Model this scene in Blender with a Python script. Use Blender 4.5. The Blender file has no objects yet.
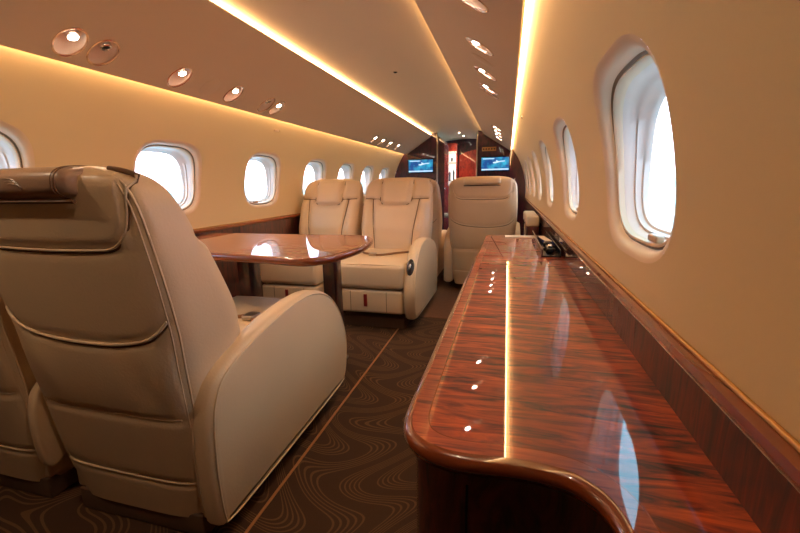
import bpy, bmesh, math, random
from mathutils import Vector, Matrix
random.seed(4)
C = bpy.context.scene.collection
sc = bpy.context.scene
pi = math.pi

# ------------------------------------------------------------------ camera, world, exposure
CAM = (0.78, 0.0, 1.0)
F = 395.0
LEAN = 0.038
def cam_axes():
    A = Vector((508-400, 266.5-182, F)).normalized()
    u = Vector((508+LEAN*100-400, 266.5-82, F))
    Z = (u - A*u.dot(A)).normalized()
    X = Z.cross(A)
    if X.x < 0: X = -X
    return X, A, Z
_X, _A, _Z = cam_axes()          # world axes written in (right, up, forward) camera components
cd = bpy.data.cameras.new('camera'); cam = bpy.data.objects.new('camera', cd); C.objects.link(cam)
cd.sensor_width = 36; cd.lens = F/800*36; cd.clip_start = 0.02; cd.clip_end = 3000
M = Matrix(((_X.x, _X.y, -_X.z, CAM[0]), (_A.x, _A.y, -_A.z, CAM[1]), (_Z.x, _Z.y, -_Z.z, CAM[2]), (0, 0, 0, 1)))
cam.matrix_world = M
sc.camera = cam

w = bpy.data.worlds.new('sky'); sc.world = w; w.use_nodes = True
nt = w.node_tree; nt.nodes.clear()
out = nt.nodes.new('ShaderNodeOutputWorld'); bg = nt.nodes.new('ShaderNodeBackground')
tc = nt.nodes.new('ShaderNodeTexCoord'); sep = nt.nodes.new('ShaderNodeSeparateXYZ'); cr = nt.nodes.new('ShaderNodeValToRGB')
nt.links.new(tc.outputs['Generated'], sep.inputs[0]); nt.links.new(sep.outputs['Z'], cr.inputs[0])
nt.links.new(cr.outputs[0], bg.inputs[0]); nt.links.new(bg.outputs[0], out.inputs[0])
e = cr.color_ramp.elements
e[0].position = 0.0; e[0].color = (.88, .76, .88, 1)
e[1].position = 0.9; e[1].color = (.30, .74, 1.0, 1)
m_ = e.new(.25); m_.color = (.62, .66, 1.0, 1)
m_ = e.new(.5); m_.color = (.36, .74, 1.0, 1)
bg.inputs[1].default_value = 4.6

vs = sc.view_settings
vs.view_transform = 'Standard'; vs.look = 'None'; vs.exposure = 0.45; vs.gamma = 1.0; vs.use_curve_mapping = False
LED = (1.0, .67, .34)
LED_WALL = 23.0     # strips behind the outer edge of the valances
LED_CEIL = 20.0     # strips behind the inner edge
SPOT = 40.0
SPOTW = 5.0

# ------------------------------------------------------------------ materials
def lin(c):
    return tuple(((v/255)/12.92 if v/255 <= .04045 else ((v/255+.055)/1.055)**2.4) for v in c)
def new_mat(name):
    m = bpy.data.materials.new(name); m.use_nodes = True
    nt = m.node_tree; b = nt.nodes['Principled BSDF']
    return m, nt, b
def simple(name, col, rough=.5, metal=0, coat=0, spec=.5, bump=None, var=0.0, vscale=6):
    m, nt, b = new_mat(name)
    b.inputs['Base Color'].default_value = (*col, 1); b.inputs['Roughness'].default_value = rough
    b.inputs['Metallic'].default_value = metal; b.inputs['Coat Weight'].default_value = coat
    b.inputs['Coat Roughness'].default_value = .03; b.inputs['Specular IOR Level'].default_value = spec
    tc = nt.nodes.new('ShaderNodeTexCoord')
    if var:
        n = nt.nodes.new('ShaderNodeTexNoise'); n.inputs['Scale'].default_value = vscale; n.inputs['Detail'].default_value = 3
        nt.links.new(tc.outputs['Object'], n.inputs['Vector'])
        mx = nt.nodes.new('ShaderNodeMix'); mx.data_type = 'RGBA'
        mx.inputs['A'].default_value = (*[c*(1-var) for c in col], 1); mx.inputs['B'].default_value = (*[min(1, c*(1+var)) for c in col], 1)
        nt.links.new(n.outputs['Fac'], mx.inputs['Factor']); nt.links.new(mx.outputs['Result'], b.inputs['Base Color'])
    if bump:
        sc_, st = bump
        n = nt.nodes.new('ShaderNodeTexNoise'); n.inputs['Scale'].default_value = sc_; n.inputs['Detail'].default_value = 4
        nt.links.new(tc.outputs['Object'], n.inputs['Vector'])
        bp = nt.nodes.new('ShaderNodeBump'); bp.inputs['Strength'].default_value = st; bp.inputs['Distance'].default_value = .004
        nt.links.new(n.outputs['Fac'], bp.inputs['Height']); nt.links.new(bp.outputs[0], b.inputs['Normal'])
    return m
def emit(name, col, s):
    m, nt, b = new_mat(name)
    b.inputs['Base Color'].default_value = (0, 0, 0, 1)
    b.inputs['Emission Color'].default_value = (*col, 1); b.inputs['Emission Strength'].default_value = s
    return m
def wood(name, dark, mid, light, axis='X', stretch=9, rough=.12, coat=1.0, scale=1.0):
    """figured veneer: dark wavy streaks running along one axis"""
    m, nt, b = new_mat(name); N = nt.nodes; L = nt.links
    tc = N.new('ShaderNodeTexCoord'); mp = N.new('ShaderNodeMapping')
    s = {'X': (4.5, 4.5*stretch, 14), 'Y': (4.5*stretch, 4.5, 14), 'Z': (14, 4.5*stretch, 4.5)}[axis]
    mp.inputs['Scale'].default_value = tuple(v*scale for v in s)
    L.new(tc.outputs['Object'], mp.inputs[0])
    n1 = N.new('ShaderNodeTexNoise'); n1.inputs['Scale'].default_value = 1.6; n1.inputs['Detail'].default_value = 5; n1.inputs['Roughness'].default_value = .6; n1.inputs['Distortion'].default_value = 1.3
    L.new(mp.outputs[0], n1.inputs['Vector'])
    n2 = N.new('ShaderNodeTexNoise'); n2.inputs['Scale'].default_value = 5 * scale; n2.inputs['Detail'].default_value = 3
    L.new(tc.outputs['Object'], n2.inputs['Vector'])
    r = N.new('ShaderNodeValToRGB'); L.new(n1.outputs['Fac'], r.inputs[0])
    e = r.color_ramp.elements
    e[0].position = .34; e[0].color = (*dark, 1); e[1].position = .70; e[1].color = (*light, 1)
    k = e.new(.45); k.color = (*mid, 1)
    hs = N.new('ShaderNodeHueSaturation'); L.new(r.outputs[0], hs.inputs['Color'])
    mr = N.new('ShaderNodeMapRange'); mr.inputs['From Min'].default_value = .3; mr.inputs['From Max'].default_value = .7
    mr.inputs['To Min'].default_value = .7; mr.inputs['To Max'].default_value = 1.3
    L.new(n2.outputs['Fac'], mr.inputs['Value']); L.new(mr.outputs[0], hs.inputs['Value'])
    L.new(hs.outputs[0], b.inputs['Base Color'])
    b.inputs['Roughness'].default_value = .45; b.inputs['Coat Weight'].default_value = coat
    b.inputs['Coat Roughness'].default_value = rough*.1; b.inputs['Coat IOR'].default_value = 1.68
    b.inputs['Specular IOR Level'].default_value = .3
    return m

WALLC = lin((222, 196, 152))
m_wall = simple('wall_laminate', WALLC, .55, spec=.3, bump=(90, .05))
m_valance = simple('valance_laminate', lin((212, 180, 144)), .6, spec=.3)
m_ceil = simple('ceiling_laminate', lin((222, 196, 160)), .6, spec=.3)
m_leather = simple('cream_leather', lin((228, 200, 164)), .36, spec=.45, bump=(140, .18), var=.05, vscale=5)
m_pipe = simple('leather_piping', lin((232, 206, 172)), .4, bump=(200, .1))
m_seam_shade = simple('seam_thread_and_shade', lin((120, 88, 60)), .6)  # dark brown for stitched seams and for shade painted below piping and pillow
m_flap_shaded = simple('shaded_flap_leather', lin((178, 146, 124)), .32, spec=.5, bump=(140, .18), var=.05)  # cream leather darkened: shading put into the nearest head pillow's colour
m_plinth = simple('seat_plinth', lin((110, 84, 66)), .6)
m_black = simple('black_plastic', (.015, .013, .015), .2)
m_belt = simple('seat_belt_web', lin((150, 110, 78)), .8)
m_red = simple('red_webbing', lin((140, 22, 14)), .7)
m_chrome = simple('polished_chrome', (.8, .78, .76), .08, metal=1)
m_copper = simple('rose_reflector', (.86, .66, .52), .22, metal=1)
m_nickel = simple('satin_nickel', (.5, .42, .36), .3, metal=1)
m_bowl = simple('peach_bowl', lin((236, 200, 172)), .3, coat=.5)
m_white = simple('white_window_liner', lin((228, 206, 192)), .35)
m_bezel = simple('window_bezel', lin((226, 198, 168)), .4)
m_tab = simple('shade_tab', lin((206, 170, 140)), .4)
m_paper = simple('white_card', lin((236, 224, 206)), .4)
m_blue = simple('blue_booklet_cover', lin((40, 60, 130)), .25)
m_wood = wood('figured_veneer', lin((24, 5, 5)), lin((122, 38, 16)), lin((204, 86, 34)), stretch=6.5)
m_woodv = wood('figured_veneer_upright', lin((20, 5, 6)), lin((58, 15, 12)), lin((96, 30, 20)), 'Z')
m_bulk = wood('bulkhead_veneer', lin((30, 4, 24)), lin((56, 8, 34)), lin((78, 14, 40)), 'Z', 4)
m_redwood = wood('red_door_veneer', lin((100, 20, 12)), lin((150, 40, 26)), lin((176, 58, 38)), 'Z', 6)
m_rim = simple('amber_lacquer_rim', lin((130, 60, 28)), .25, coat=1, var=.2, vscale=12)
m_band = wood('straight_veneer_band', lin((96, 30, 16)), lin((150, 60, 32)), lin((186, 88, 48)), 'X', 14)
m_table = wood('table_veneer', lin((104, 44, 24)), lin((148, 72, 44)), lin((170, 92, 60)), 'X', 7)
m_led = emit('warm_led', LED, 1.0)

def carpet(name, base, line, thr=.35, nscale=2.1, nl=40):
    m, nt, b = new_mat(name); N = nt.nodes; L = nt.links
    tc = N.new('ShaderNodeTexCoord')
    n1 = N.new('ShaderNodeTexNoise'); n1.inputs['Scale'].default_value = nscale; n1.inputs['Detail'].default_value = 0
    L.new(tc.outputs['Object'], n1.inputs['Vector'])
    def mth(op, a, bv=None):
        k = N.new('ShaderNodeMath'); k.operation = op
        for i, v in enumerate((a, bv)):
            if v is None: continue
            if isinstance(v, (int, float)): k.inputs[i].default_value = v
            else: L.new(v, k.inputs[i])
        return k.outputs[0]
    # bundles of parallel meandering lines
    sx = N.new('ShaderNodeSeparateXYZ'); L.new(tc.outputs['Object'], sx.inputs[0]); X, Y = sx.outputs['X'], sx.outputs['Y']
    ph = mth('ADD', mth('MULTIPLY', Y, 2*pi/.36), mth('MULTIPLY', mth('SINE', mth('MULTIPLY', X, 2*pi/.9)), 1.8))
    amp = mth('ADD', mth('MULTIPLY', n1.outputs['Fac'], .32), -.02)
    f = mth('ADD', mth('ADD', X, mth('MULTIPLY', mth('SINE', ph), amp)), mth('MULTIPLY', n1.outputs['Fac'], .35))
    v = mth('MULTIPLY', f, 2*pi/.021)
    s = mth('SINE', v)
    g = mth('SINE', mth('MULTIPLY', v, .125))
    fine = mth('GREATER_THAN', s, .5)
    grp = mth('GREATER_THAN', g, -.35)
    lines = mth('MULTIPLY', fine, grp)
    n2 = N.new('ShaderNodeTexNoise'); n2.inputs['Scale'].default_value = 420; n2.inputs['Detail'].default_value = 2
    L.new(tc.outputs['Object'], n2.inputs['Vector'])
    mx = N.new('ShaderNodeMix'); mx.data_type = 'RGBA'
    mx.inputs['A'].default_value = (*base, 1); mx.inputs['B'].default_value = (*line, 1)
    L.new(lines, mx.inputs['Factor'])
    hs = N.new('ShaderNodeHueSaturation'); L.new(mx.outputs['Result'], hs.inputs['Color'])
    L.new(mth('ADD', mth('MULTIPLY', n2.outputs['Fac'], .8), .6), hs.inputs['Value'])
    L.new(hs.outputs[0], b.inputs['Base Color'])
    b.inputs['Roughness'].default_value = .85; b.inputs['Specular IOR Level'].default_value = .25
    bp = N.new('ShaderNodeBump'); bp.inputs['Strength'].default_value = .4; bp.inputs['Distance'].default_value = .003
    L.new(mth('ADD', lines, mth('MULTIPLY', n2.outputs['Fac'], .6)), bp.inputs['Height']); L.new(bp.outputs[0], b.inputs['Normal'])
    return m
m_carpet = carpet('brown_meander_carpet', lin((74, 52, 38)), lin((110, 80, 55)))
m_carpet2 = simple('plain_tan_carpet', lin((112, 76, 52)), .9, bump=(300, .3), var=.2, vscale=30)
m_edge = simple('carpet_edge_trim', lin((176, 118, 70)), .4)

def glass(name):
    m, nt, b = new_mat(name); nt.nodes.remove(b)
    N = nt.nodes; o = N['Material Output']
    t = N.new('ShaderNodeBsdfTransparent'); g = N.new('ShaderNodeBsdfGlossy'); g.inputs['Roughness'].default_value = .02
    f = N.new('ShaderNodeLayerWeight'); f.inputs[0].default_value = .5; mx = N.new('ShaderNodeMixShader')
    pw = N.new('ShaderNodeMath'); pw.operation = 'POWER'; pw.inputs[1].default_value = 6; nt.links.new(f.outputs['Facing'], pw.inputs[0])
    ad = N.new('ShaderNodeMath'); ad.operation = 'MULTIPLY_ADD'; ad.inputs[1].default_value = .6; ad.inputs[2].default_value = .05; nt.links.new(pw.outputs[0], ad.inputs[0])
    nt.links.new(ad.outputs[0], mx.inputs[0]); nt.links.new(t.outputs[0], mx.inputs[1]); nt.links.new(g.outputs[0], mx.inputs[2])
    nt.links.new(mx.outputs[0], o.inputs['Surface']); return m
m_glass = glass('window_pane')

# ------------------------------------------------------------------ helpers
def mesh(name, V, Fc, mats, parent=None, smooth=True, idx=None, sharp=None):
    me = bpy.data.meshes.new(name); me.from_pydata([tuple(v) for v in V], [], Fc)
    if not isinstance(mats, (list, tuple)): mats = [mats]
    for m in mats: me.materials.append(m)
    bm = bmesh.new(); bm.from_mesh(me)
    bmesh.ops.recalc_face_normals(bm, faces=bm.faces); bm.to_mesh(me); bm.free()
    if idx:
        for p, i in zip(me.polygons, idx): p.material_index = i
    if smooth: me.shade_smooth()
    if smooth and sharp: me.set_sharp_from_angle(angle=math.radians(sharp))
    o = bpy.data.objects.new(name, me); C.objects.link(o)
    if parent: o.parent = parent
    return o
def thing(name, label, cat, loc=(0, 0, 0), rz=0, group=None):
    o = bpy.data.objects.new(name, None); C.objects.link(o); o.empty_display_size = .05
    o.location = loc; o.rotation_euler = (0, 0, rz); o['label'] = label; o['category'] = cat
    if group: o['group'] = group
    return o
def tag(o, label, cat, group=None):
    o['label'] = label; o['category'] = cat
    if group: o['group'] = group
    return o
def struct(o): o['kind'] = 'structure'; return o
def bm_obj(name, bm, mat, parent=None, smooth=True, sharp=40):
    me = bpy.data.meshes.new(name); bm.to_mesh(me); bm.free()
    me.materials.append(mat)
    if smooth: me.shade_smooth(); me.set_sharp_from_angle(angle=math.radians(sharp))
    o = bpy.data.objects.new(name, me); C.objects.link(o)
    if parent: o.parent = parent
    return o
def box(name, lo, hi, mat, parent=None, bev=.004, seg=3, mtx=None, taper=None):
    bm = bmesh.new(); bmesh.ops.create_cube(bm, size=1)
    c = [(a+b)/2 for a, b in zip(lo, hi)]; s = [b-a for a, b in zip(lo, hi)]
    for v in bm.verts: v.co = Vector((v.co.x*s[0], v.co.y*s[1], v.co.z*s[2]))
    if taper:
        for v in bm.verts:
            if v.co.z < 0: v.co.x *= taper[0]; v.co.y *= taper[1]
    if bev: bmesh.ops.bevel(bm, geom=bm.edges[:], offset=min(bev, min(s)*.49), segments=seg, profile=.5, affect='EDGES', clamp_overlap=True)
    T = Matrix.Translation(c)
    if mtx is not None: T = T @ mtx
    bmesh.ops.transform(bm, matrix=T, verts=bm.verts)
    return bm_obj(name, bm, mat, parent, sharp=60 if seg > 2 else 30)
def catmull(P, n=8, closed=False):
    P = [Vector(p) for p in P]; R = []; N_ = len(P)
    rng = range(N_ if closed else N_-1)
    for i in rng:
        if closed: a, b, c, d = P[(i-1) % N_], P[i], P[(i+1) % N_], P[(i+2) % N_]
        else: a, b, c, d = P[max(i-1, 0)], P[i], P[i+1], P[min(i+2, N_-1)]
        for k in range(n):
            t = k/n
            R.append(.5*((2*b)+(c-a)*t+(2*a-5*b+4*c-d)*t*t+(3*b-3*c+d-a)*t**3))
    if not closed: R.append(P[-1])
    return R
def tube(name, P, r, mat, parent=None, closed=False, n=8):
    P = [Vector(p) for p in P]; V = []; Fc = []; L_ = len(P)
    up = Vector((0, 0, 1)); prev = None
    for i, p in enumerate(P):
        a = P[i-1] if (i > 0 or closed) else p
        b = P[(i+1) % L_] if (i < L_-1 or closed) else p
        t = (b-a)
        if t.length < 1e-9: t = Vector((0, 1, 0))
        t.normalize()
        if prev is None:
            prev = t.cross(up)
            if prev.length < .1: prev = t.cross(Vector((1, 0, 0)))
        x = (prev - t*prev.dot(t))
        if x.length < 1e-6: x = t.orthogonal()
        x.normalize(); prev = x
        y = t.cross(x)
        for k in range(n):
            an = 2*pi*k/n; V.append(p + x*math.cos(an)*r + y*math.sin(an)*r)
    m = L_ if closed else L_-1
    for i in range(m):
        j = (i+1) % L_
        for k in range(n):
            Fc.append((i*n+k, i*n+(k+1) % n, j*n+(k+1) % n, j*n+k))
    if not closed:
        Fc.append(tuple(range(n))[::-1]); Fc.append(tuple((L_-1)*n+k for k in range(n)))
    return mesh(name, V, Fc, mat, parent, sharp=60)
def lathe(name, prof, mat, parent=None, n=32, mtx=None, capb=True, capt=True, idx=None):
    V = []; Fc = []
    for r, z in prof:
        for k in range(n): V.append(Vector((r*math.cos(2*pi*k/n), r*math.sin(2*pi*k/n), z)))
    for i in range(len(prof)-1):
        for k in range(n): Fc.append((i*n+k, i*n+(k+1) % n, (i+1)*n+(k+1) % n, (i+1)*n+k))
    if capb: Fc.append(tuple(range(n))[::-1])
    if capt: Fc.append(tuple((len(prof)-1)*n+k for k in range(n)))
    if mtx is not None: V = [mtx @ v for v in V]
    return mesh(name, V, Fc, mat, parent, sharp=35)
def interp(tab, z):
    if z <= tab[0][0]: return tab[0][1]
    for (a, x), (b, y) in zip(tab, tab[1:]):
        if z <= b:
            t = (z-a)/(b-a); t = t*t*(3-2*t) if False else t
            return x+(y-x)*t
    return tab[-1][1]
def smooth_tab(tab, n=10):
    P = catmull([(a, b, 0) for a, b in tab], n)
    return [(p.x, p.y) for p in P]
def prism(name, poly, y0, y1, mat, parent=None, bev=0):
    """poly in (x,z) extruded along y"""
    bm = bmesh.new()
    a = [bm.verts.new((x, y0, z)) for x, z in poly]; f = bm.faces.new(a)
    r = bmesh.ops.extrude_face_region(bm, geom=[f])
    for v in [g for g in r['geom'] if isinstance(g, bmesh.types.BMVert)]: v.co.y = y1
    bmesh.ops.recalc_face_normals(bm, faces=bm.faces)
    if bev: bmesh.ops.bevel(bm, geom=bm.edges[:], offset=bev, segments=2, affect='EDGES', clamp_overlap=True)
    return bm_obj(name, bm, mat, parent, sharp=30)

# ------------------------------------------------------------------ cabin shell
R0, ZC = 1.04, .85
def cx(z): return math.sqrt(max(R0*R0-(z-ZC)**2, 0))
YB0, YB1 = -.75, 6.35
WIN_Y = [.94, 1.83, 2.71, 3.56, 4.32, 5.05, 5.78]
WC_Z = 1.045
HOLE = (.232, .205)
def rrect(ang, a, b, n=3.4):
    c, s = math.cos(ang), math.sin(ang)
    t = (abs(c/a)**n + abs(s/b)**n)**(-1/n)
    return c*t, s*t
Z0, Z1 = .80, 1.30
HC = .31   # half cell
K = 18
def make_wall(side, name):
    V = []; Fc = []
    def add(y, z): V.append((side*cx(z) if z > .8 else side*cx(.8), y, z)); return len(V)-1
    zs = [Z0+(Z1-Z0)*i/K for i in range(K+1)]
    us = [-HC+2*HC*i/K for i in range(K+1)]
    bd = [(HC, z) for z in zs[:-1]] + [(u, Z1) for u in us[::-1][:-1]] + [(-HC, z) for z in zs[::-1][:-1]] + [(u, Z0) for u in us[:-1]]
    edges = []
    for yc in WIN_Y:
        rings = []
        for t in (0, .33, .66, 1):
            row = []
            for (u, z) in bd:
                an = math.atan2(z-WC_Z, u); hx, hz = rrect(an, *HOLE)
                row.append(add(yc+u*(1-t)+hx*t, z*(1-t)+(WC_Z+hz)*t))
            rings.append(row)
        n = len(bd)
        for a, b in zip(rings, rings[1:]):
            for k in range(n): Fc.append((a[k], a[(k+1) % n], b[(k+1) % n], b[k]))
    # plain strips between the cells
    ys = [YB0] + sum([[y-HC, y+HC] for y in WIN_Y], []) + [YB1]
    for i in range(0, len(ys), 2):
        y0, y1 = ys[i], ys[i+1]
        if y1-y0 < 1e-4: continue
        r0 = [add(y0, z) for z in zs]; r1 = [add(y1, z) for z in zs]
        for k in range(K): Fc.append((r0[k], r0[k+1], r1[k+1], r1[k]))
    # above and below
    zt = [Z1+(1.62-Z1)*i/12 for i in range(13)]
    for zz in (zt, [0, .2, .4, .6, .8]):
        r0 = [add(YB0, z) for z in zz]; r1 = [add(YB1+1.4, z) for z in zz]
        for k in range(len(zz)-1): Fc.append((r0[k], r0[k+1], r1[k+1], r1[k]))
    o = mesh(name, V, Fc, m_wall); struct(o); return o
make_wall(-1, 'wall_left'); make_wall(1, 'wall_right')

def make_window(side, yc, n):
    root = bpy.data.objects.new('window_%d' % n, None); C.objects.link(root); root['kind'] = 'structure'
    root.location = (side*cx(WC_Z), yc, WC_Z); root.empty_display_size = .05
    NP = 72; x0 = cx(WC_Z)
    def ringset(name, prof, mat, cap=False):
        V = []; Fc = []
        for a, b, d, flat in prof:
            for k in range(NP):
                hx, hz = rrect(2*pi*k/NP, a, b)
                wx = cx(WC_Z+hz)
                X = wx*(1-flat) + (x0-.02)*flat + d
                V.append((side*(X-x0), hx, hz))
        for i in range(len(prof)-1):
            for k in range(NP): Fc.append((i*NP+k, i*NP+(k+1) % NP, (i+1)*NP+(k+1) % NP, (i+1)*NP+k))
        if cap: Fc.append(tuple((len(prof)-1)*NP+k for k in range(NP)))
        return mesh(name, V, Fc, mat, root, sharp=50)
    ringset('bezel', [(.2325, .2055, -.0002, 0), (.226, .199, .001, 0), (.218, .191, .005, 0), (.211, .185, .014, .05), (.207, .181, .028, .15)], m_bezel)
    ringset('shadow_gap', [(.207, .181, .027, .15), (.206, .180, .038, .25), (.199, .173, .038, .25)], m_seam_shade)
    ringset('inner_ring', [(.202, .176, .029, .25), (.199, .173, .027, .25), (.196, .170, .030, .3), (.194, .168, .046, .4)], m_bezel)
    ringset('liner', [(.196, .170, .042, .4), (.191, .165, .056, .5), (.189, .163, .074, .6), (.184, .158, .077, .7), (.182, .156, .094, .85), (.177, .151, .098, .9), (.175, .149, .112, .95)], m_white)
    V = [];
    for k in range(NP):
        hx, hz = rrect(2*pi*k/NP, .1755, .1495); V.append((side*(-.02+.1115), hx, hz))
    mesh('pane', V, [tuple(range(NP))], m_glass, root, smooth=False)
    box('shade_handle', (side*.045-.008, -.085, -.1665), (side*.045+.008, -.035, -.152), m_tab, root, .004)
n = 1
for yc in WIN_Y:
    for side in (-1, 1):
        make_window(side, yc, n); n += 1

# hull shell above the coves (closes the cabin)
V = []; Fc = []
za = [math.asin((1.60-ZC)/R0) + (pi-2*math.asin((1.60-ZC)/R0))*i/24 for i in range(25)]
for y in (YB0, YB1+1.4):
    for a in za: V.append((R0*math.cos(a), y, ZC+R0*math.sin(a)))
for k in range(24): Fc.append((k, k+1, 25+k+1, 25+k))
struct(mesh('ceiling_shell', V, Fc, m_ceil))
# centre ceiling panel, slightly arched
V = []; Fc = []; NX = 16
for y in (YB0, YB1+1.3):
    for i in range(NX+1):
        x = -.46+.92*i/NX; V.append((x, y, 1.748+.04*(1-(x/.46)**2)))
for k in range(NX): Fc.append((k, k+1, NX+1+k+1, NX+1+k))
struct(mesh('ceiling', V, Fc, m_ceil))

# valances with round holes for the lamps
VO = Vector((.80, 0, 1.455)); VI = Vector((.39, 0, 1.722)); VD = (VI-VO); VL = VD.length; VD = VD.normalized()
VN = Vector((-VD.z, 0, VD.x)); VN = VN if VN.z < 0 else -VN     # points down and inwards
def vp(side, y, v, d=0):
    p = VO + VD*v + VN*d
    return Vector((side*p.x, y, p.z))
def vx(x): return (VO.x-x)/(VO.x-VI.x)*VL
XL, XR = .722, .645
fix_left = [(.35, 'lamp'), (1.17, 'lamp'), (1.29, 'gasper'), (1.66, 'lamp'), (1.86, 'cover'), (2.04, 'lamp'), (2.36, 'gasper'), (2.48, 'lamp'), (4.5, 'lamp'), (4.8, 'lamp'), (5.12, 'lamp'), (5.5, 'lamp')]  # first lamp is out of view, added to brighten the near seat backs
fix_right = [(.30, 'lamp'), (.9, 'gasper'), (1.38, 'lamp'), (1.83, 'lamp'), (2.03, 'cover'), (2.26, 'lamp'), (2.62, 'lamp'), (2.74, 'gasper'), (4.5, 'lamp'), (4.8, 'lamp'), (5.12, 'lamp'), (5.5, 'lamp')]  # here too the first lamp is an unseen addition for the near seats
HR = .050
HV = .066
def make_valance(side, name, fix, xv):
    V = []; Fc = []
    def add(y, v, d=0): V.append(vp(side, y, v, d)); return len(V)-1
    vc = vx(xv)
    fx = [f for f in fix if f[1] != 'cover']
    h = .0590
    prev = YB0
    def plain(y0, y1):
        a = add(y0, 0); b = add(y0, VL); c = add(y1, VL); d = add(y1, 0); Fc.append((a, b, c, d))
    for (y, k) in fx:
        plain(prev, y-h)
        b = []
        q = 10
        for i in range(q): b.append((y-h+2*h*i/q, 0))
        for i in range(q): b.append((y+h, VL*i/q))
        for i in range(q): b.append((y+h-2*h*i/q, VL))
        for i in range(q): b.append((y-h, VL-VL*i/q))
        r0 = [add(*p) for p in b]
        r1 = [add(y+HR*math.cos(math.atan2(p[1]-vc, p[0]-y)), vc+HV*math.sin(math.atan2(p[1]-vc, p[0]-y))) for p in b]
        n = len(b)
        for j in range(n): Fc.append((r0[j], r0[(j+1) % n], r1[(j+1) % n], r1[j]))
        prev = y+h
    plain(prev, YB1)
    # turned-up lips that hide the strips
    for v, dv in ((0, 1), (VL, -1)):
        a = add(YB0, v); b = add(YB1, v); c = add(YB1, v+dv*.002, -.018); d = add(YB0, v+dv*.002, -.018); Fc.append((a, b, c, d))
    # upper skin
    a = add(YB0, 0.002, -.018); b = add(YB0, .1, -.06); c = add(YB1, .1, -.06); d = add(YB1, .002, -.018); Fc.append((a, b, c, d))
    a = add(YB0, VL-.1, -.06); a2 = add(YB0, VL-.002, -.018); b2 = add(YB1, VL-.002, -.018); b3 = add(YB1, VL-.1, -.06); Fc.append((a, a2, b2, b3))
    e0 = add(YB0, .1, -.06); e1 = add(YB0, VL-.1, -.06); e2 = add(YB1, VL-.1, -.06); e3 = add(YB1, .1, -.06); Fc.append((e0, e1, e2, e3))
    struct(mesh(name, V, Fc, m_valance, smooth=False))
make_valance(-1, 'trim_1', fix_left, XL); make_valance(1, 'trim_2', fix_right, XR)

# LED strips: lit tape lying behind the lips
SY0 = .1
def led_strip(side, pts, strength, label):
    m = emit('led', LED, strength)
    poly = [(side*x, z) for x, z in pts]
    o = prism('led_strip', poly, SY0, YB1-.01, m); tag(o, label, 'light strip', 'warm cove light strips')
o1 = VO - VN*.022 + VD*.004; o2 = VI - VN*.022 - VD*.004
SD = {-1: 'left', 1: 'right'}
for side in (-1, 1):
    p = [(o1.x, o1.z), (o1.x+.006, o1.z), (o1.x+.006, o1.z+.012), (o1.x, o1.z+.012)]
    led_strip(side, p, LED_WALL, 'warm glowing strip light along the outer cove above the %s windows' % SD[side])
    p = [(o2.x-.004, o2.z), (o2.x+.006, o2.z), (o2.x+.006, o2.z+.006), (o2.x-.004, o2.z+.006)]
    led_strip(side, p, LED_CEIL, 'warm glowing strip light along the %s edge of the centre ceiling panel' % SD[side])

# lamps in the valances
m_spot = emit('spot_lens', (1.0, .86, .72), SPOT)
ORD = ['first', 'second', 'third', 'fourth', 'fifth', 'sixth', 'seventh', 'eighth', 'ninth', 'tenth', 'eleventh', 'twelfth']
def make_fix(side, y, kind, xv, label, group=None):
    EL = Matrix.Diagonal((HV/HR, 1, 1, 1))
    vc = vx(xv)
    base = vp(side, y, vc); nrm = Vector((side*VN.x, 0, VN.z))
    zax = nrm.normalized(); yax = Vector((0, 1, 0)); xax = yax.cross(zax)
    rot = Matrix((xax, yax, zax)).transposed().to_4x4()
    name = {'lamp': 'ceiling_light', 'gasper': 'air_nozzle', 'cover': 'blank_cover'}[kind]
    cat = {'lamp': 'light', 'gasper': 'air vent', 'cover': 'cover plate'}[kind]
    t = thing(name, label, cat, group=group)
    t.matrix_world = Matrix.Translation(base) @ rot
    if kind == 'cover':
        lathe('disc', [(.0005, .0035), (.044, .003), (.049, .001), (.050, -.001)], m_valance, t, capb=True, capt=False, mtx=EL); return
    lathe('trim_ring', [(HR+.0002, -.002), (HR+.003, -.0005), (HR+.003, .0015), (HR, .003), (HR-.003, .001), (HR-.003, -.004)], m_copper, t, capb=False, capt=False, n=48, mtx=EL)
    lathe('bowl', [(HR-.001, -.001)] + [(HR*math.cos(a), -.030*math.sin(a)) for a in [pi/2*k/9 for k in range(1, 9)]] + [(.002, -.030)], m_bowl, t, capb=False, n=48, mtx=EL)
    # swivelling eyeball, tipped to the aisle
    si = 1 if xax.dot(Vector((side*VD.x, 0, VD.z))) > 0 else -1
    tilt = Matrix.Translation((si*.024, 0, -.014)) @ Matrix.Rotation(-si*.15, 4, 'Y')
    if kind == 'lamp':
        lathe('eyeball', [(.0225, -.010), (.0225, .004), (.020, .010), (.0165, .011), (.0150, .006)], m_chrome, t, mtx=tilt, capt=False)
        lathe('lens', [(.0150, .0065), (.0150, .0125), (.012, .0150), (.0005, .016)], m_spot, t, mtx=tilt)
        ld = bpy.data.lights.new('lamp_beam', 'SPOT'); ld.energy = SPOTW; ld.color = (1, .74, .50); ld.spot_size = 1.9; ld.spot_blend = .8; ld.shadow_soft_size = .015
        lo = bpy.data.objects.new('lamp_beam', ld); C.objects.link(lo); lo.parent = t; lo.matrix_local = tilt @ Matrix.Translation((0, 0, .022)) @ Matrix.Rotation(pi, 4, 'X')
    else:
        lathe('eyeball', [(.0225, -.010), (.0225, .004), (.020, .010), (.0145, .012), (.0125, .006)], m_chrome, t, mtx=tilt, capt=False)
        lathe('outlet', [(.0124, .0065), (.0120, .007), (.0005, .005)], m_black, t, mtx=tilt)
cnt = {}
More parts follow.
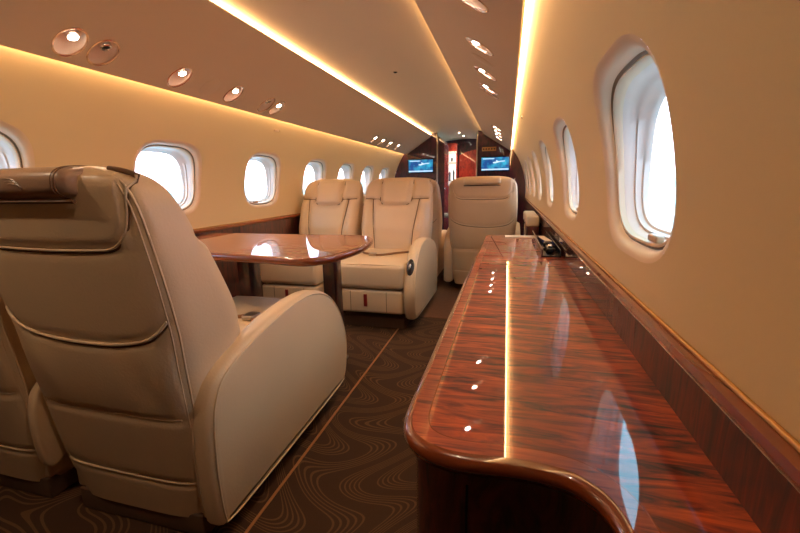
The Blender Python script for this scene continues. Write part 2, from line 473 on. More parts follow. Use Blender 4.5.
for side, fix, xv in ((-1, fix_left, XL), (1, fix_right, XR)):
    for i, (y, k) in enumerate(fix):
        c = cnt[(side, k)] = cnt.get((side, k), 0)+1
        if k == 'lamp': lb = ('unseen added reading light in the %s overhead panel, brightening the near seat row' % SD[side]) if c == 1 else 'round recessed reading light in the %s overhead panel, %s from the near picture edge' % (SD[side], ORD[c-2])
        elif k == 'gasper': lb = {(-1, 1): 'dark-centred round air nozzle beside the nearest left reading light', (-1, 2): 'dark-centred round air nozzle beside the fourth left reading light',
            (1, 1): 'dark-centred round air nozzle above the nearest right window', (1, 2): 'dark-centred round air nozzle farthest along the right overhead panel'}[(side, c)]
        else: lb = 'blank tan cover disc between the lights of the %s overhead panel' % SD[side]
        make_fix(side, y, k, xv, lb, {'lamp': 'reading lights in the %s overhead panel' % SD[side], 'gasper': 'air nozzles in the %s overhead panel' % SD[side]}.get(k))
# small dark speaker dot in the ceiling, wall speakers, coat hook
t = thing('smoke_detector', 'tiny dark round sensor in the centre ceiling panel', 'sensor', (-.03, 2.95, 1.786))
lathe('housing', [(.013, 0), (.013, -.003), (.009, -.006), (.0005, -.0062)], m_black, t, capt=False)
lathe('collar', [(.018, .001), (.018, -.0015), (.014, -.002), (.012, 0)], m_valance, t, capb=False, capt=False)
for yy, side in ((5.1, -1), (2.72, -1)):
    z = 1.40; th = math.asin((z-ZC)/R0)
    t = thing('wall_speaker', 'small oval recessed speaker under the left cove, %s' % ('beyond the facing seats' if yy > 4 else 'above the third left window'), 'speaker', (side*(cx(z)-.001), yy, z), 0, 'oval wall speakers')
    t.rotation_euler = (0, -th*side if side < 0 else -th, 0)
    V = []
    bm = bmesh.new()
    bmesh.ops.create_uvsphere(bm, u_segments=24, v_segments=8, radius=1)
    for v in bm.verts: v.co = Vector((v.co.x*.004, v.co.y*.035, v.co.z*.010))
    bm_obj('grille', bm, m_bezel, t)
    tube('rim', [(.003, .037*math.cos(a), .012*math.sin(a)) for a in [2*pi*k/28 for k in range(28)]], .0016, m_valance, t, closed=True)
t = thing('coat_hook', 'small dark button hook on the right wall near the cove', 'hook', (cx(1.43)-.002, 2.95, 1.43)); 
lathe('button', [(.010, 0), (.010, .006), (.007, .012), (.0005, .013)], m_nickel, t, mtx=Matrix.Rotation(-pi/2, 4, 'Y'), capt=False)
lathe('rosette', [(.014, 0), (.014, .002), (.009, .003)], m_valance, t, mtx=Matrix.Rotation(-pi/2, 4, 'Y'), capt=False)

# floor
def floor_piece(name, x0, x1, y0, y1, z, mat):
    return struct(box(name, (x0, y0, z-.02), (x1, y1, z), mat, None, 0))
o = floor_piece('floor', -1.06, 1.06, YB0, YB1+1.4, 0, m_carpet)
o = struct(box('trim_3', (.067, YB0, 0), (.077, 2.82, .004), m_edge, None, .0015))
o = struct(box('floor_runner', (.067, 2.82, 0), (.66, YB1+1.4, .003), m_carpet2, None, 0))
# end walls
def shell_poly(x0, side, top=1.84):
    pts = [(side*x0, .0), (side*1.06, 0), (side*1.06, .8)]
    a0 = math.asin((.82-ZC)/R0); a1 = math.acos(x0/R0)
    for i in range(21):
        a = a0+(a1-a0)*i/20; pts.append((side*R0*math.cos(a), ZC+R0*math.sin(a)))
    return pts
struct(prism('wall_back', [(-1.06, 0), (1.06, 0), (1.06, .82)] + [(R0*math.cos(a), ZC+R0*math.sin(a)) for a in [pi*i/30 for i in range(31)]] + [(-1.06, .82)], YB0-.03, YB0, m_bulk))
struct(prism('wall_bulkhead_left', shell_poly(.31, -1), YB1, YB1+.05, m_bulk))
struct(prism('wall_bulkhead_right', shell_poly(.315, 1), YB1, YB1+.05, m_bulk))
# chrome edges of the opening
struct(box('trim_4', (-.316, YB1-.012, 0), (-.296, YB1+.012, 1.75), m_nickel, None, .004))
struct(box('trim_5', (.296, YB1-.012, 0), (.316, YB1+.012, 1.75), m_nickel, None, .004))
# corridor beyond
struct(prism('wall_corridor_left', [(-.30, 0), (-.20, 0), (-.20, 1.60), (-.25, 1.68), (-.30, 1.72)], YB1+.05, YB1+.55, m_bulk))
struct(box('wall_front', (-1.06, YB1+1.30, 0), (1.06, YB1+1.36, 1.9), m_bulk, None, 0))

# ------------------------------------------------------------------ corridor contents
t = thing('galley_cabinet', 'lit galley rack with white shelves seen through the bulkhead opening', 'cabinet', (-.17, YB1+.95, 0))
box('body', (-.13, .06, 0), (.045, .30, 1.7), m_redwood, t, .004)
m_gal = simple('galley_white', (.8, .76, .72), .4); m_glow = emit('galley_glow', (1, .9, .78), 2.2)
for z0, z1 in ((.95, 1.03), (1.32, 1.38), (1.50, 1.55)):
    box('shelf', (-.12, -.03, z0), (.04, .058, z1), m_gal, t, .004)
box('light_panel', (-.11, .0475, 1.04), (.03, .058, 1.5), m_glow, t, .002)
for i, (x, z, h) in enumerate(((-.07, 1.0302, .24), (.0, 1.0302, .27), (-.035, 1.3802, .09))):
    b = thing('bottle', ['dark bottle standing left on the lit galley shelf', 'dark bottle standing right on the lit galley shelf', 'small dark jar on the upper galley shelf'][i], 'bottle', (-.17+x, YB1+.968, z), 0, 'bottles on the galley shelves')
    lathe('glass_body', [(.018, 0), (.019, h*.6), (.008, h*.78), (.008, h*.95)], m_black, b, n=16)
    lathe('cap', [(.010, h*.92), (.010, h), (.002, h)], m_nickel, b, n=16)
t = thing('entry_door', 'glossy red veneer door with arched top at the end of the corridor', 'door', (.09, YB1+1.28, 0))
arch = [(-.20, 0), (.23, 0), (.23, 1.60)] + [(.23-.43*k/12, 1.60+.0*k-.10*(k/12)**2) for k in range(1, 13)]
prism('panel', arch, -.02, .015, m_redwood, t, .004)
lathe('knob', [(.012, 0), (.02, .01), (.02, .02), (.004, .028)], m_chrome, t, mtx=Matrix.Translation((-.13, -.02, .9)) @ Matrix.Rotation(pi/2, 4, 'X'))
t = thing('jump_seat', 'low tan bench standing at the end of the corridor', 'seat', (-.03, YB1+.95, 0))
box('bench_base', (-.12, -.1, 0), (.20, .05, .38), m_redwood, t, .01)
box('bench_cushion', (-.12, -.11, .38), (.20, .05, .46), m_leather, t, .025)
for i, (x, y) in enumerate(((.0, YB1+.28), (.02, YB1+.75))):
    t = thing('corridor_light', ['small round downlight in the corridor ceiling, the nearer one', 'small round downlight in the corridor ceiling, the farther one'][i], 'light', (x, y, 1.786), 0, 'corridor ceiling lights')
    lathe('ring', [(.03, .001), (.03, -.004), (.02, -.006), (.018, -.002)], m_copper, t, capb=False, capt=False)
    lathe('lens', [(.019, -.002), (.015, -.005), (.001, -.006)], m_spot, t, capt=False)
    ld = bpy.data.lights.new('lamp_beam', 'SPOT'); ld.energy = 16; ld.color = (1, .74, .50); ld.spot_size = 2.8; ld.spot_blend = .6; ld.shadow_soft_size = .02
    lo = bpy.data.objects.new('lamp_beam', ld); C.objects.link(lo); lo.parent = t; lo.location = (0, 0, -.012)

# ------------------------------------------------------------------ wall screens
def screen_mat():
    m, nt, b = new_mat('map_display'); N = nt.nodes; L = nt.links
    tc = N.new('ShaderNodeTexCoord'); n = N.new('ShaderNodeTexNoise'); n.inputs['Scale'].default_value = 11; n.inputs['Detail'].default_value = 4
    L.new(tc.outputs['Object'], n.inputs['Vector']); r = N.new('ShaderNodeValToRGB'); L.new(n.outputs['Fac'], r.inputs[0])
    r.color_ramp.elements[0].position = .42; r.color_ramp.elements[0].color = (.005, .05, .20, 1)
    r.color_ramp.elements[1].position = .66; r.color_ramp.elements[1].color = (.03, .33, .50, 1)
    b.inputs['Base Color'].default_value = (0, 0, 0, 1); L.new(r.outputs[0], b.inputs['Emission Color']); b.inputs['Emission Strength'].default_value = 1.1
    return m
m_scr = screen_mat(); m_scrw = emit('display_white', (.6, .8, 1), .9)
for x0, x1, lb in ((-.765, -.374, 'wall screen with blue moving map on the left bulkhead'), (.378, .785, 'wall screen with blue moving map on the right bulkhead')):
    xc = (x0+x1)/2; hw = (x1-x0)/2
    t = thing('wall_screen', lb, 'screen', (xc, YB1, 1.275), 0, 'bulkhead map screens')
    box('bezel', (-hw-.012, -.016, -.112), (hw+.012, -.001, .106), m_black, t, .004)
    box('display', (-hw, -.019, -.100), (hw, -.0155, .094), m_scr, t, 0)
    box('caption_bar', (-hw+.004, -.0215, -.092), (hw-.004, -.0188, -.074), m_scrw, t, 0)
    box('title_bar', (-hw+.02, -.0215, .068), (-hw+.19, -.0188, .080), m_scrw, t, 0)
    # little aeroplane picture
    P = [(-.05, -.012), (-.02, -.016), (.06, .006), (.12, .012), (.125, .022), (.09, .022), (.03, .016), (.0, .032), (-.012, .030), (-.002, .012), (-.055, .002)]
    prism('aircraft_picture', [(x+.02, z+.02) for x, z in P], -.0215, -.0188, m_scrw, t)
# the small gold plate with five dark symbols
t = thing('sign_plate', 'small gold plate with a row of dark symbols on the right bulkhead', 'sign', (.485, YB1, 1.495))
m_gold = simple('gold_plate', lin((200, 150, 90)), .35, metal=.3)
box('plate', (-.105, -.010, -.032), (.105, -.001, .028), m_gold, t, .004)
for k in range(5):
    xx = -.08+.04*k
    lathe('symbol', [(.012, 0), (.012, .002), (.002, .0025)], m_black, t, n=12, mtx=Matrix.Translation((xx, -.0095, -.002)) @ Matrix.Rotation(pi/2, 4, 'X'))

# ------------------------------------------------------------------ side ledges
m_goldline = simple('gold_reveal', lin((214, 160, 96)), .25, metal=.6)
def ledge(side, y0, y1, ztop, zbot, name, label):
    xw = cx(.8)+.0
    xi = 1.017
    t = thing(name, label, 'ledge', (0, 0, 0))
    P = [(xw, ztop), (xi+.010, ztop), (xi+.003, ztop-.002), (xi, ztop-.010), (xi+.003, ztop-.018), (xi+.006, ztop-.022), (xw, ztop-.022)]
    prism('cap_rail', [(side*x, z) for x, z in P], y0, y1, m_rim, t)
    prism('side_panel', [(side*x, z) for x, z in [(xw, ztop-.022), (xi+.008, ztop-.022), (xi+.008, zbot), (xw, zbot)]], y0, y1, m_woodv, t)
    box('reveal_strip', (side*(xw-.004)-.003, y0, ztop), (side*(xw-.004)+.003, y1, ztop+.006), m_goldline, t, .002)
    return t
ledge(1, YB0, YB1, .765, .0, 'side_ledge', 'long dark veneer ledge with lacquered rail along the right wall')
ledge(-1, YB0, YB1, .750, .0, 'side_ledge', 'long dark veneer ledge with lacquered rail along the left wall')

# ------------------------------------------------------------------ credenza
def offset(P, d):
    n = len(P); R = []
    for i in range(n):
        a, b, c = P[i-1], P[i], P[(i+1) % n]
        e1 = (b-a).normalized(); e2 = (c-b).normalized()
        n1 = Vector((-e1.y, e1.x)); n2 = Vector((-e2.y, e2.x))
        k = (n1+n2); k = k/max(k.length_squared, .3)*2*.5 if False else k.normalized()/max(.35, math.sqrt((1+n1.dot(n2))/2))
        R.append(b+k*d)
    return R
XWALL = 1.0248
ZT = .670
oc = [(.882, .12), (.881, .25), (.879, .305), (.872, .334), (.858, .352), (.838, .362), (.80, .365), (.745, .362), (.715, .366), (.692, .377), (.676, .394), (.667, .42), (.664, .46), (.664, .60)]
KC = .33/.28
oc = [(.78+(a-.78)*KC, b*KC) for a, b in oc]
edge = [Vector((p.x, p.y)) for p in catmull([(a, b, 0) for a, b in oc], 6)]
outl = [Vector((.90, -.7))] + edge + [Vector((.645, 1.4)), Vector((.648, 2.0)), Vector((.650, 2.56)), Vector((.656, 2.58)), Vector((XWALL, 2.58)), Vector((XWALL, -.7))]
# orientation: make interior to the left
def area(P): return sum(P[i-1].x*P[i].y-P[i].x*P[i-1].y for i in range(len(P)))/2
if area(outl) < 0: outl = outl[::-1]
cred = thing('credenza', 'long glossy figured-wood credenza running along the right wall', 'cabinet', (0, 0, 0))
def clampx(P): return [Vector((min(p.x, XWALL), p.y)) for p in P]
def ringed(name, rings, mat, parent, cap_top=True, cap_bot=True):
    V = []; Fc = []; n = len(rings[0][0])
    for P, z in rings:
        for p in P: V.append((p.x, p.y, z))
    for i in range(len(rings)-1):
        for k in range(n): Fc.append((i*n+k, i*n+(k+1) % n, (i+1)*n+(k+1) % n, (i+1)*n+k))
    if cap_bot: Fc.append(tuple(range(n)))
    if cap_top: Fc.append(tuple((len(rings)-1)*n+k for k in range(n)))
    return mesh(name, V, Fc, mat, parent, sharp=50)
def off_keep(P, d):
    """inset only from the free edges, staying against the wall"""
    Q = offset(P, d)
    return [Vector((XWALL if abs(p.x-XWALL) < 1e-5 else q.x, q.y)) for p, q in zip(P, Q)]
rr = .014
rings = [(off_keep(outl, .016), ZT-.026), (off_keep(outl, .006), ZT-.025)]
for k in range(7):
    a = -pi/2+pi*k/6
    rings.append((off_keep(outl, rr*.9*(1-math.cos(a))+.0), ZT-.0125+.0125*math.sin(a)))
ringed('rim', rings, m_rim, cred, cap_bot=True)
i1 = off_keep(outl, .0128); i2 = off_keep(outl, .036); i3 = off_keep(outl, .038)
def band(name, A, B, z, mat):
    n = len(A); V = [(p.x, p.y, z) for p in A]+[(p.x, p.y, z) for p in B]
    Fc = [(k, (k+1) % n, n+(k+1) % n, n+k) for k in range(n)]
    return mesh(name, V, Fc, mat, cred, smooth=False)
band('border_band', i1, i2, ZT+.0003, m_band)
band('inlay_line', i2, i3, ZT+.0003, m_rim)
mesh('veneer_top', [(p.x, p.y, ZT+.0003) for p in i3], [tuple(range(len(i3)))], m_wood, cred, smooth=False)
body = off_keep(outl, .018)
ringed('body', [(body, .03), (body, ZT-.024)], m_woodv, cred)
box('toe_kick', (.72, .53, 0), (1.02, 2.5, .032), m_black, cred, 0)
# door seams on the end and the aisle side
box('door_seam', (.742, .444, .05), (.745, .4505, ZT-.05), m_black, cred, 0)
for y in (.72, 1.35, 1.98):
    box('door_seam', (.6595, y-.0015, .05), (.664, y+.0015, ZT-.05), m_black, cred, 0)
for y in (.80, 1.27, 1.90):
    lathe('door_pull', [(.008, 0), (.008, .004), (.012, .010), (.010, .014), (.001, .015)], m_nickel, cred, n=16, mtx=Matrix.Translation((.663, y, .56)) @ Matrix.Rotation(-pi/2, 4, 'Y'))

# things on and behind the credenza
t = thing('card', 'white folded card lying across the far end of the credenza', 'card', (.875, 2.50, ZT+.0005))
box('cover', (-.10, -.035, 0), (.10, .035, .003), m_paper, t, .001)
box('back_page', (-.10, -.033, .0032), (.10, .035, .006), m_paper, t, .001)
t = thing('side_pocket', 'dark open storage tray beside the right ledge at the far end of the credenza', 'tray', (.982, 2.25, ZT+.0006))
box('tray_floor', (-.045, -.42, .0), (.035, .30, .006), m_black, t, .002)
box('tray_wall', (-.047, -.42, .0), (-.041, .30, .035), m_woodv, t, .002)
box('tray_wall', (.030, -.42, .0), (.036, .30, .035), m_black, t, .002)
t = thing('booklet', 'blue booklet standing in the storage tray by the right wall', 'booklet', (.980, 2.22, ZT+.0072))
box('cover', (-.018, -.10, 0), (.020, .10, .022), m_blue, t, .003, mtx=Matrix.Rotation(.12, 4, 'Z'))
box('page_block', (-.014, -.096, .022), (.016, .096, .026), m_paper, t, .001, mtx=Matrix.Rotation(.12, 4, 'Z'))
t = thing('handset', 'black handset with chrome tip lying in the storage tray', 'handset', (.980, 1.98, ZT+.0072))
box('grip', (-.016, -.09, 0), (.016, .09, .024), m_black, t, .010, 4)
box('earpiece', (-.020, .05, .006), (.020, .105, .032), m_black, t, .010, 4)
lathe('tip', [(.010, 0), (.012, .008), (.008, .014), (.001, .016)], m_chrome, t, n=20, mtx=Matrix.Translation((0, -.06, .024)))
# console by the far right seat
t = thing('side_console', 'tan padded side console between the far right seat and the wall', 'console', (.968, 3.25, 0))
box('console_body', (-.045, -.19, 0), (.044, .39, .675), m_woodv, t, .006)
box('console_pad', (-.048, -.20, .675), (.046, .40, .752), m_leather, t, .014)
for k in range(2):
    box('latch', (-.052, -.16+.22*k, .69), (-.0475, -.10+.22*k, .708), m_chrome, t, .002)

# ------------------------------------------------------------------ seats
REAR = smooth_tab([(.05, .03), (.2, .012), (.39, -.012), (.62, -.038), (.88, -.068), (1.0, -.083), (1.06, -.088)])
FRONT = smooth_tab([(.05, .24), (.45, .25), (.60, .238), (.67, .222), (.8, .16), (.88, .118), (.93, .094), (1.0, .052), (1.06, .02)])
HW = smooth_tab([(.05, .235), (.2, .272), (.4, .282), (.55, .288), (.65, .295), (.8, .295), (.93, .288), (1.06, .280)])
TOP = 1.053
def sect(z):
    yr, yf, hw = interp(REAR, z), interp(FRONT, z), interp(HW, z)
    yc, t = (yr+yf)/2, (yf-yr)/2
    if z > .91:
        q = (z-.91)/(TOP-.91); k = max(0, 1-q**4.0)**(1/4.0); hw = hw*(.0+k) if k < 1 else hw
    if z > .99:
        q = (z-.99)/(TOP-.99); t = t*max(0.0, 1-q**2.4)**(1/2.4)
    return yc, t, max(hw, .02)
NE = 5.0
def back_pt(x, z, front=False, lift=0):
    yc, t, hw = sect(z)
    u = min(abs(x)/hw, .9995)
    d = t*(1-u**NE)**(1/NE)
    return Vector((x, yc + (d+lift if front else -d-lift), z))
def seg_dist(px, pz, L):
    m = 9
    for (a, b), (c, d) in zip(L, L[1:]):
        ux, uz = c-a, d-b; l2 = ux*ux+uz*uz
        t = max(0, min(1, ((px-a)*ux+(pz-b)*uz)/l2)) if l2 else 0
        m = min(m, math.hypot(px-a-ux*t, pz-b-uz*t))
    return m
cover = [(p.x, p.y) for p in catmull([(-.262, 1.03, 0), (-.25, .95, 0), (-.23, .90, 0), (-.19, .868, 0), (-.12, .862, 0), (0, .860, 0), (.12, .862, 0), (.19, .868, 0), (.23, .90, 0), (.25, .95, 0), (.262, 1.03, 0)], 5)]
pocket = [(p.x, p.y) for p in catmull([(-.268, .69, 0), (-.24, .663, 0), (-.17, .634, 0), (-.05, .618, 0), (.1, .618, 0), (.2, .634, 0), (.24, .655, 0), (.268, .685, 0)], 4)]
low1 = [(-.27, .402), (0, .400), (.27, .398)]
low2 = [(-.245, .196), (0, .19), (.245, .186)]
pr = .137
pad = [(p.x, p.y) for p in catmull([(-pr, 1.05, 0), (-pr, .95, 0), (-pr+.002, .870, 0), (-pr+.03, .834, 0), (-.05, .828, 0), (.05, .828, 0), (pr-.03, .834, 0), (pr-.002, .870, 0), (pr, .95, 0), (pr, 1.05, 0)], 4)]
fh = [[(-.272, .880), (-.14, .876)], [(.14, .876), (.272, .880)]]
fc = [[(-.20, .876), (-.185, .75), (-.165, .60), (-.150, .40)], [(.20, .876), (.185, .75), (.165, .60), (.150, .40)]]
_cache = {}
def make_seat(label, loc, rz, arms=(1,), group=None, mid=None, scale=1.0, tagred=True, name='cabin_seat', logo=False, base='plinth', handle=0, arm_r=None):
    root = thing(name, label, 'seat', loc, rz, 'cream leather cabin seats'); root.scale = (scale, 1, 1)
    if 'back' not in _cache:
        V = []; Fc = []; NC = 132; zs = [.06+(.91-.06)*i/60 for i in range(61)] + [.91+(TOP-.91)*(1-(1-i/30)**2.0) for i in range(1, 31)]
        zs[-1] = TOP-.0002
        for z in zs:
            yc, t, hw = sect(z)
            for k in range(NC):
                a = 2*pi*k/NC; c, s = math.cos(a), math.sin(a)
                x = hw*math.copysign(abs(c)**(2/NE), c); y = t*math.copysign(abs(s)**(2/NE), s)
                fr = s > 0; dsp = 0
                if abs(s) > .05 and z < TOP-.02:
                    if fr:
                        ds = [seg_dist(x, z, pad)]+[seg_dist(x, z, l) for l in fh+fc]
                        for d in ds: dsp -= .016*math.exp(-(d/.009)**2)
                        inpad = abs(x) < pr and z > .83
                        if inpad: dsp += .032*min(1, seg_dist(x, z, pad)/.025)
                        elif abs(x) > .2 and .40 < z: dsp += .026*math.sin(min(1, (abs(x)-.2)/.09)*pi)*min(1, max(0, (.876-z)/.03))
                        else: dsp += .010*(1-min(1, abs(x)/.2)**2)
                    else:
                        ds = [seg_dist(x, z, cover), seg_dist(x, z, pocket), seg_dist(x, z, low1), seg_dist(x, z, low2)]
                        for d, w_ in zip(ds, (.007, .010, .007, .009)): dsp -= w_*math.exp(-(d/.008)**2)
                        if .41 < z < .63 and abs(x) < .26:     # slack pocket leather
                            q = math.sin((z-.41)/.22*pi)
                            dsp += q*(.006+.004*math.sin(x*31+z*12)*math.exp(-((abs(x)-.16)/.08)**2))
                        if z > .875 and abs(x) < .24: dsp += .006
                V.append((x, yc+y+(dsp if fr else -dsp), z))
        n = NC
        for i in range(len(zs)-1):
            for k in range(n): Fc.append((i*n+k, i*n+(k+1) % n, (i+1)*n+(k+1) % n, (i+1)*n+k))
        Fc.append(tuple(range(n))); Fc.append(tuple((len(zs)-1)*n+k for k in range(n)))
        _cache['back'] = mesh('backrest', V, Fc, m_leather, root, sharp=75)
    else:
        o = _cache['back'].copy(); C.objects.link(o); o.parent = root
    # piping on the rear
    tube('piping', [back_pt(x, min(z, 1.035), lift=.000) for x, z in cover], .0032, m_pipe, root)
    tube('piping', [back_pt(x, z, lift=-.001) for x, z in pocket], .0042, m_pipe, root)
    tube('piping', [back_pt(x, z, lift=-.003) for x, z in [(-.262+.524*i/20, .188) for i in range(21)] if abs(x) < interp(HW, z)-.01], .0040, m_pipe, root)
    tube('seam_and_shade', [back_pt(x, min(z, 1.035)-.005, lift=-.003) for x, z in cover], .0032, m_seam_shade, root, n=6)  # dark tube standing in for the shade under the cover piping
    tube('seam_and_shade', [back_pt(x, z-.006, lift=-.004) for x, z in pocket], .0035, m_seam_shade, root, n=6)  # same painted shade, just below the pocket piping
    tube('seam_and_shade', [back_pt(x, .400, lift=-.005) for x in [-.24+.48*i/20 for i in range(21)]], .0022, m_pipe, root, n=6)
    for s in (-1, 1):
        for f, q in ((.955, .0030), (.915, .0022)):
            L_ = []
            for i in range(40):
                z = .14+(1.03-.14)*i/39; L_.append(back_pt(s*sect(z)[2]*f, z, lift=0.0))
            tube('piping', L_, q, m_pipe, root, n=6)
    for l in [pad] + fh + fc:
        l2 = catmull([(a, b, 0) for a, b in l], 4)
        tube('front_seam', [back_pt(p.x, p.y, True, -.009) for p in l2 if p.y < 1.03], .0036, m_seam_shade, root, n=6)
    # roll-over head pillow flap
    V = []; Fc = []; NA, NB = 40, 48
    def sp(v, p): return math.copysign(abs(v)**p, v)
    for a in range(NA+1):
        th = -pi/2+pi*a/NA; xx = sp(math.sin(th), .30)*.1525; q = abs(math.cos(th))**.30
        for b in range(NB):
            ph = 2*pi*b/NB; V.append((xx, -.052+q*.064*sp(math.cos(ph), .75), 1.014+q*.037*sp(math.sin(ph), .75)))
    for a in range(NA):
        for b in range(NB): Fc.append((a*NB+b, a*NB+(b+1) % NB, (a+1)*NB+(b+1) % NB, (a+1)*NB+b))
    fl = mesh('head_pillow', V, Fc, m_flap_shaded if logo else m_leather, root)
    tube('seam_and_shade', [(x, -.098, .975) for x in [-.15+.3*i/10 for i in range(11)]], .005, m_seam_shade, root, n=6)  # dark roll imitating the shadow beneath the head pillow
    if logo:
        for x in (.128, .118): tube('pillow_stitch', [(x, -.052-.0655*sp(math.cos(a), .75)*.985, 1.014+.038*sp(math.sin(a), .75)*.985) for a in [-1.2+3.6*k/24 for k in range(25)]], .0013, m_seam_shade, fl, n=5)
    if logo:
        for q in range(3):      # small stitched wing mark
            tube('emblem', [(.018+.03*math.cos(a)+.006*q-.03, -.1165, 1.016+.010*math.sin(a)-.006*q) for a in [-.3+2.2*k/10 for k in range(11)]], .0012, m_flap_shaded, fl, n=5)
        tube('strap_tab', catmull([(.20, -.05, 1.044), (.225, -.045, 1.040), (.245, -.04, 1.034), (.262, -.036, 1.026)], 5), .006, m_seam_shade, root)
    # cushion and lower front
    cz = .475
    box('seat_cushion', (-.252, .20, .30), (.252, .885, cz), m_leather, root, .035, 5)
    tube('cushion_piping', [(-.235, .868, cz-.007), (0, .875, cz-.004), (.235, .868, cz-.007)], .003, m_pipe, root)
    box('leg_rest', (-.245, .62, .125), (.245, .872, .290), m_leather, root, .02, 4)
    for x in (-.13, .13): box('leg_rest_seam', (x-.0015, .865, .14), (x+.0015, .874, .28), m_seam_shade, root, 0)
    if tagred: box('release_strap', (-.012+.02, .871, .175), (.012+.02, .879, .262), m_red, root, .002)
    if base == 'plinth':
        box('plinth', (-.235, .035, .0), (.235, .80, .075), m_plinth, root, .006)
        box('base_shell', (-.245, .04, .075), (.245, .70, .30), m_leather, root, .01)
    else:
        box('base_shell', (-.245, .04, .13), (.245, .70, .30), m_leather, root, .02)
        lathe('pedestal', [(.23, 0), (.23, .012), (.15, .03), (.12, .05), (.12, .14)], m_black, root, mtx=Matrix.Translation((0, .36, 0)))
    # seat belt
    b1 = catmull([(-.21, .36, .482), (-.10, .47, .484), (-.02, .55, .483), (.05, .58, .482)], 5)
    tube('seat_belt', b1, .008, m_belt, root, n=6)
    b2 = catmull([(.21, .36, .482), (.16, .50, .484), (.07, .55, .483)], 5)
    tube('seat_belt', b2, .008, m_belt, root, n=6)
    box('buckle', (.035, .54, .478), (.085, .60, .496), m_nickel, root, .004)
    # armrests
    prof = catmull([(.03, .078, 0), (.006, .11, 0), (-.002, .25, 0), (.004, .38, 0), (.022, .455, 0), (.07, .515, 0), (.19, .558, 0), (.35, .590, 0), (.5, .604, 0), (.62, .595, 0), (.74, .548, 0), (.83, .462, 0), (.88, .37, 0), (.902, .275, 0), (.890, .18, 0), (.86, .115, 0), (.80, .085, 0), (.4, .075, 0), (.15, .072, 0)], 6, closed=True)
    P2 = [Vector((p.x, p.y)) for p in prof]
    if area(P2) < 0: P2 = P2[::-1]
    for s in arms:
        key = 'arm%d' % s
        x0, x1 = .258, .330
        lay = [(x0, .030), (x0+.003, .014), (x0+.012, .004), (x0+.024, 0), (x1-.022, 0), (x1-.010, .004), (x1-.002, .014), (x1+.002, .024)]
        V = []; Fc = []; n = len(P2)
        for x, ins in lay:
            Q = offset(P2, ins) if ins else P2
            for p in Q: V.append((s*x, p.x, p.y))
        for i in range(len(lay)-1):
            for k in range(n): Fc.append((i*n+k, i*n+(k+1) % n, (i+1)*n+(k+1) % n, (i+1)*n+k))
        Fc.append(tuple(range(n))[::-1]); Fc.append(tuple((len(lay)-1)*n+k for k in range(n)))
        ar = mesh('armrest', V, Fc, m_leather, root, sharp=70)
        Q = offset(P2, .0125)
        tube('arm_piping', [(s*(x1-.0005), p.x, p.y) for p in Q], .0026, m_pipe, ar, closed=True, n=6)
        tube('arm_piping', [(s*(x0+.0005), p.x, p.y) for p in Q], .0026, m_pipe, ar, closed=True, n=6)
        if handle:
            bm = bmesh.new(); bmesh.ops.create_uvsphere(bm, u_segments=20, v_segments=12, radius=1)
            for v in bm.verts: v.co = Vector((v.co.x*.026, v.co.y*.012, v.co.z*.058))
            bmesh.ops.transform(bm, matrix=Matrix.Translation((s*.294, .842, .455)) @ Matrix.Rotation(.5, 4, 'X'), verts=bm.verts)
            h = bm_obj('control_panel', bm, m_black, ar)
            bm = bmesh.new(); bmesh.ops.create_uvsphere(bm, u_segments=14, v_segments=8, radius=1)
            for v in bm.verts: v.co = Vector((v.co.x*.009, v.co.y*.010, v.co.z*.022))
            bmesh.ops.transform(bm, matrix=Matrix.Translation((s*.294, .853, .462)) @ Matrix.Rotation(.5, 4, 'X'), verts=bm.verts)
            bm_obj('recline_button', bm, m_chrome, h)
    if mid:
        s = mid
        pm = catmull([(.0, .17, 0), (-.012, .28, 0), (-.004, .37, 0), (.03, .43, 0), (.15, .50, 0), (.4, .53, 0), (.6, .52, 0), (.66, .48, 0), (.6, .42, 0), (.3, .40, 0), (.14, .3, 0), (.05, .17, 0)], 5, closed=True)
        P3 = [Vector((p.x, p.y)) for p in pm]
        if area(P3) < 0: P3 = P3[::-1]
        V = []; Fc = []; n = len(P3); lay = [(.284, .012), (.287, .004), (.293, 0), (.312, 0), (.320, .004), (.323, .012)]
        for x, ins in lay:
            for p in (offset(P3, ins) if ins else P3): V.append((s*x, p.x, p.y))
        for i in range(len(lay)-1):
            for k in range(n): Fc.append((i*n+k, i*n+(k+1) % n, (i+1)*n+(k+1) % n, (i+1)*n+k))
        Fc.append(tuple(range(n))[::-1]); Fc.append(tuple((len(lay)-1)*n+k for k in range(n)))
        mesh('middle_armrest', V, Fc, m_leather, root, sharp=70)
    return root
make_seat('large cream leather seat seen from behind, nearest to the aisle and the camera', (-.265, .745, 0), 0, arms=(1,), mid=-1, logo=True)
make_seat('cream leather seat seen from behind, at the left picture edge beside the nearest seat', (-.802, .745, 0), 0, arms=(), scale=.70)
make_seat('cream leather seat facing the camera across the table, aisle side with rounded armrest', (-.12, 3.34, 0), pi, arms=(-1,), mid=1, handle=1)
make_seat('cream leather seat facing the camera across the table, window side', (-.728, 3.34, 0), pi, arms=(), scale=.93)
make_seat('cream leather seat seen from behind beyond the credenza on the right', (.565, 3.62, 0), 0, arms=(-1, 1), scale=1.03, base='pedestal')
make_seat('cream leather seat hidden behind the facing pair, only its edge showing', (-.115, 3.66, 0), 0, arms=())

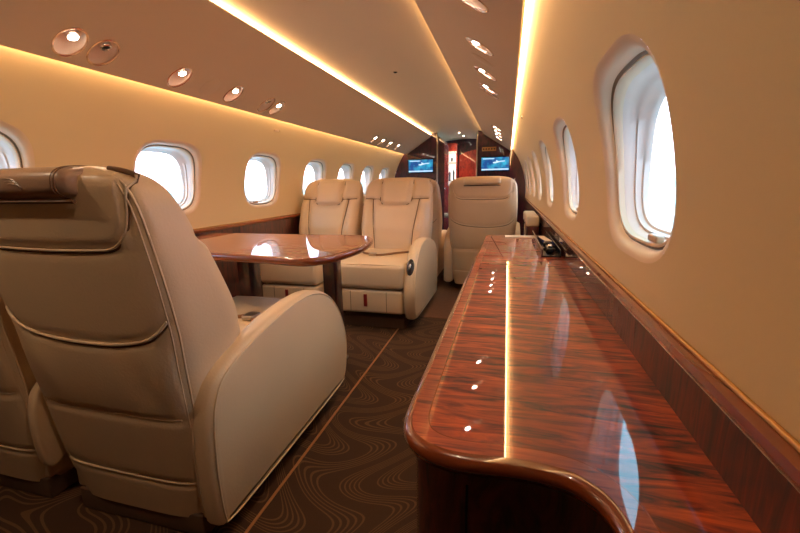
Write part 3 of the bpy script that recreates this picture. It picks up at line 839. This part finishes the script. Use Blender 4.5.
# ------------------------------------------------------------------ table
ot = catmull([(-.98, 1.42, 0), (-.7, 1.42, 0), (-.39, 1.407, 0), (-.18, 1.390, 0), (-.02, 1.365, 0), (.05, 1.385, 0), (.10, 1.46, 0), (.130, 1.60, 0), (.138, 1.74, 0), (.125, 1.88, 0), (.09, 2.0, 0), (.03, 2.07, 0), (-.08, 2.095, 0), (-.4, 2.09, 0), (-.7, 2.09, 0), (-.98, 2.09, 0)], 6)
P = [Vector((p.x, p.y)) for p in ot]
if area(P) < 0: P = P[::-1]
tb = thing('folding_table', 'glossy brown veneer table between the facing seat pairs on the left', 'table', (0, 0, 0))
ZTB = .72
rg = [(offset(P, .012), ZTB-.034)]
for k in range(7):
    a = -pi/2+pi*k/6; rg.append((offset(P, .012*(1-math.cos(a))), ZTB-.016+.016*math.sin(a)))
ringed('table_edge', rg, m_rim, tb)
Q = offset(P, .0125)
mesh('table_top', [(p.x, p.y, ZTB+.0003) for p in Q], [tuple(range(len(Q)))], m_table, tb, smooth=False)
for x, y in ((-.50, 1.73), (-.14, 1.96)):
    box('leg', (x-.035, y-.05, .018), (x+.035, y+.05, ZTB-.034), m_woodv, tb, .008)
box('leg', (-.93, 1.70, 0), (-.87, 1.84, ZTB-.034), m_woodv, tb, .008)
box('slide_rail', (-.90, 1.52, ZTB-.055), (-.10, 1.57, ZTB-.034), m_nickel, tb, .004)
box('foot_plate', (-.55, 1.67, 0), (-.09, 2.02, .02), m_plinth, tb, .006)
# ------------------------------------------------------------------ outside
struct(box('ground_apron', (-200, -200, -2.3), (200, 300, -2.2), simple('concrete_apron', (.62, .60, .60), .8, var=.1, vscale=.05), None, 0))
m_tree = simple('hazed_distant_scrub', (.46, .48, .50), .9, var=.1, vscale=.02)  # pale grey has the distance haze mixed into the colour
V = []; Fc = []; NN = 120
for i in range(NN+1):
    a = 2*pi*i/NN; r = 190
    h = 3+2.0*math.sin(i*.9)+1.3*math.sin(i*2.3+1)
    for rr_, z in ((r, -2.2), (r+3, -2.2+h*.7), (r+8, -2.2+h), (r+14, -2.2)): V.append((rr_*math.cos(a), rr_*math.sin(a), z))
for i in range(NN):
    for k in range(3): Fc.append((i*4+k, i*4+k+1, (i+1)*4+k+1, (i+1)*4+k))
struct(mesh('ground_treeline', V, Fc, m_tree))
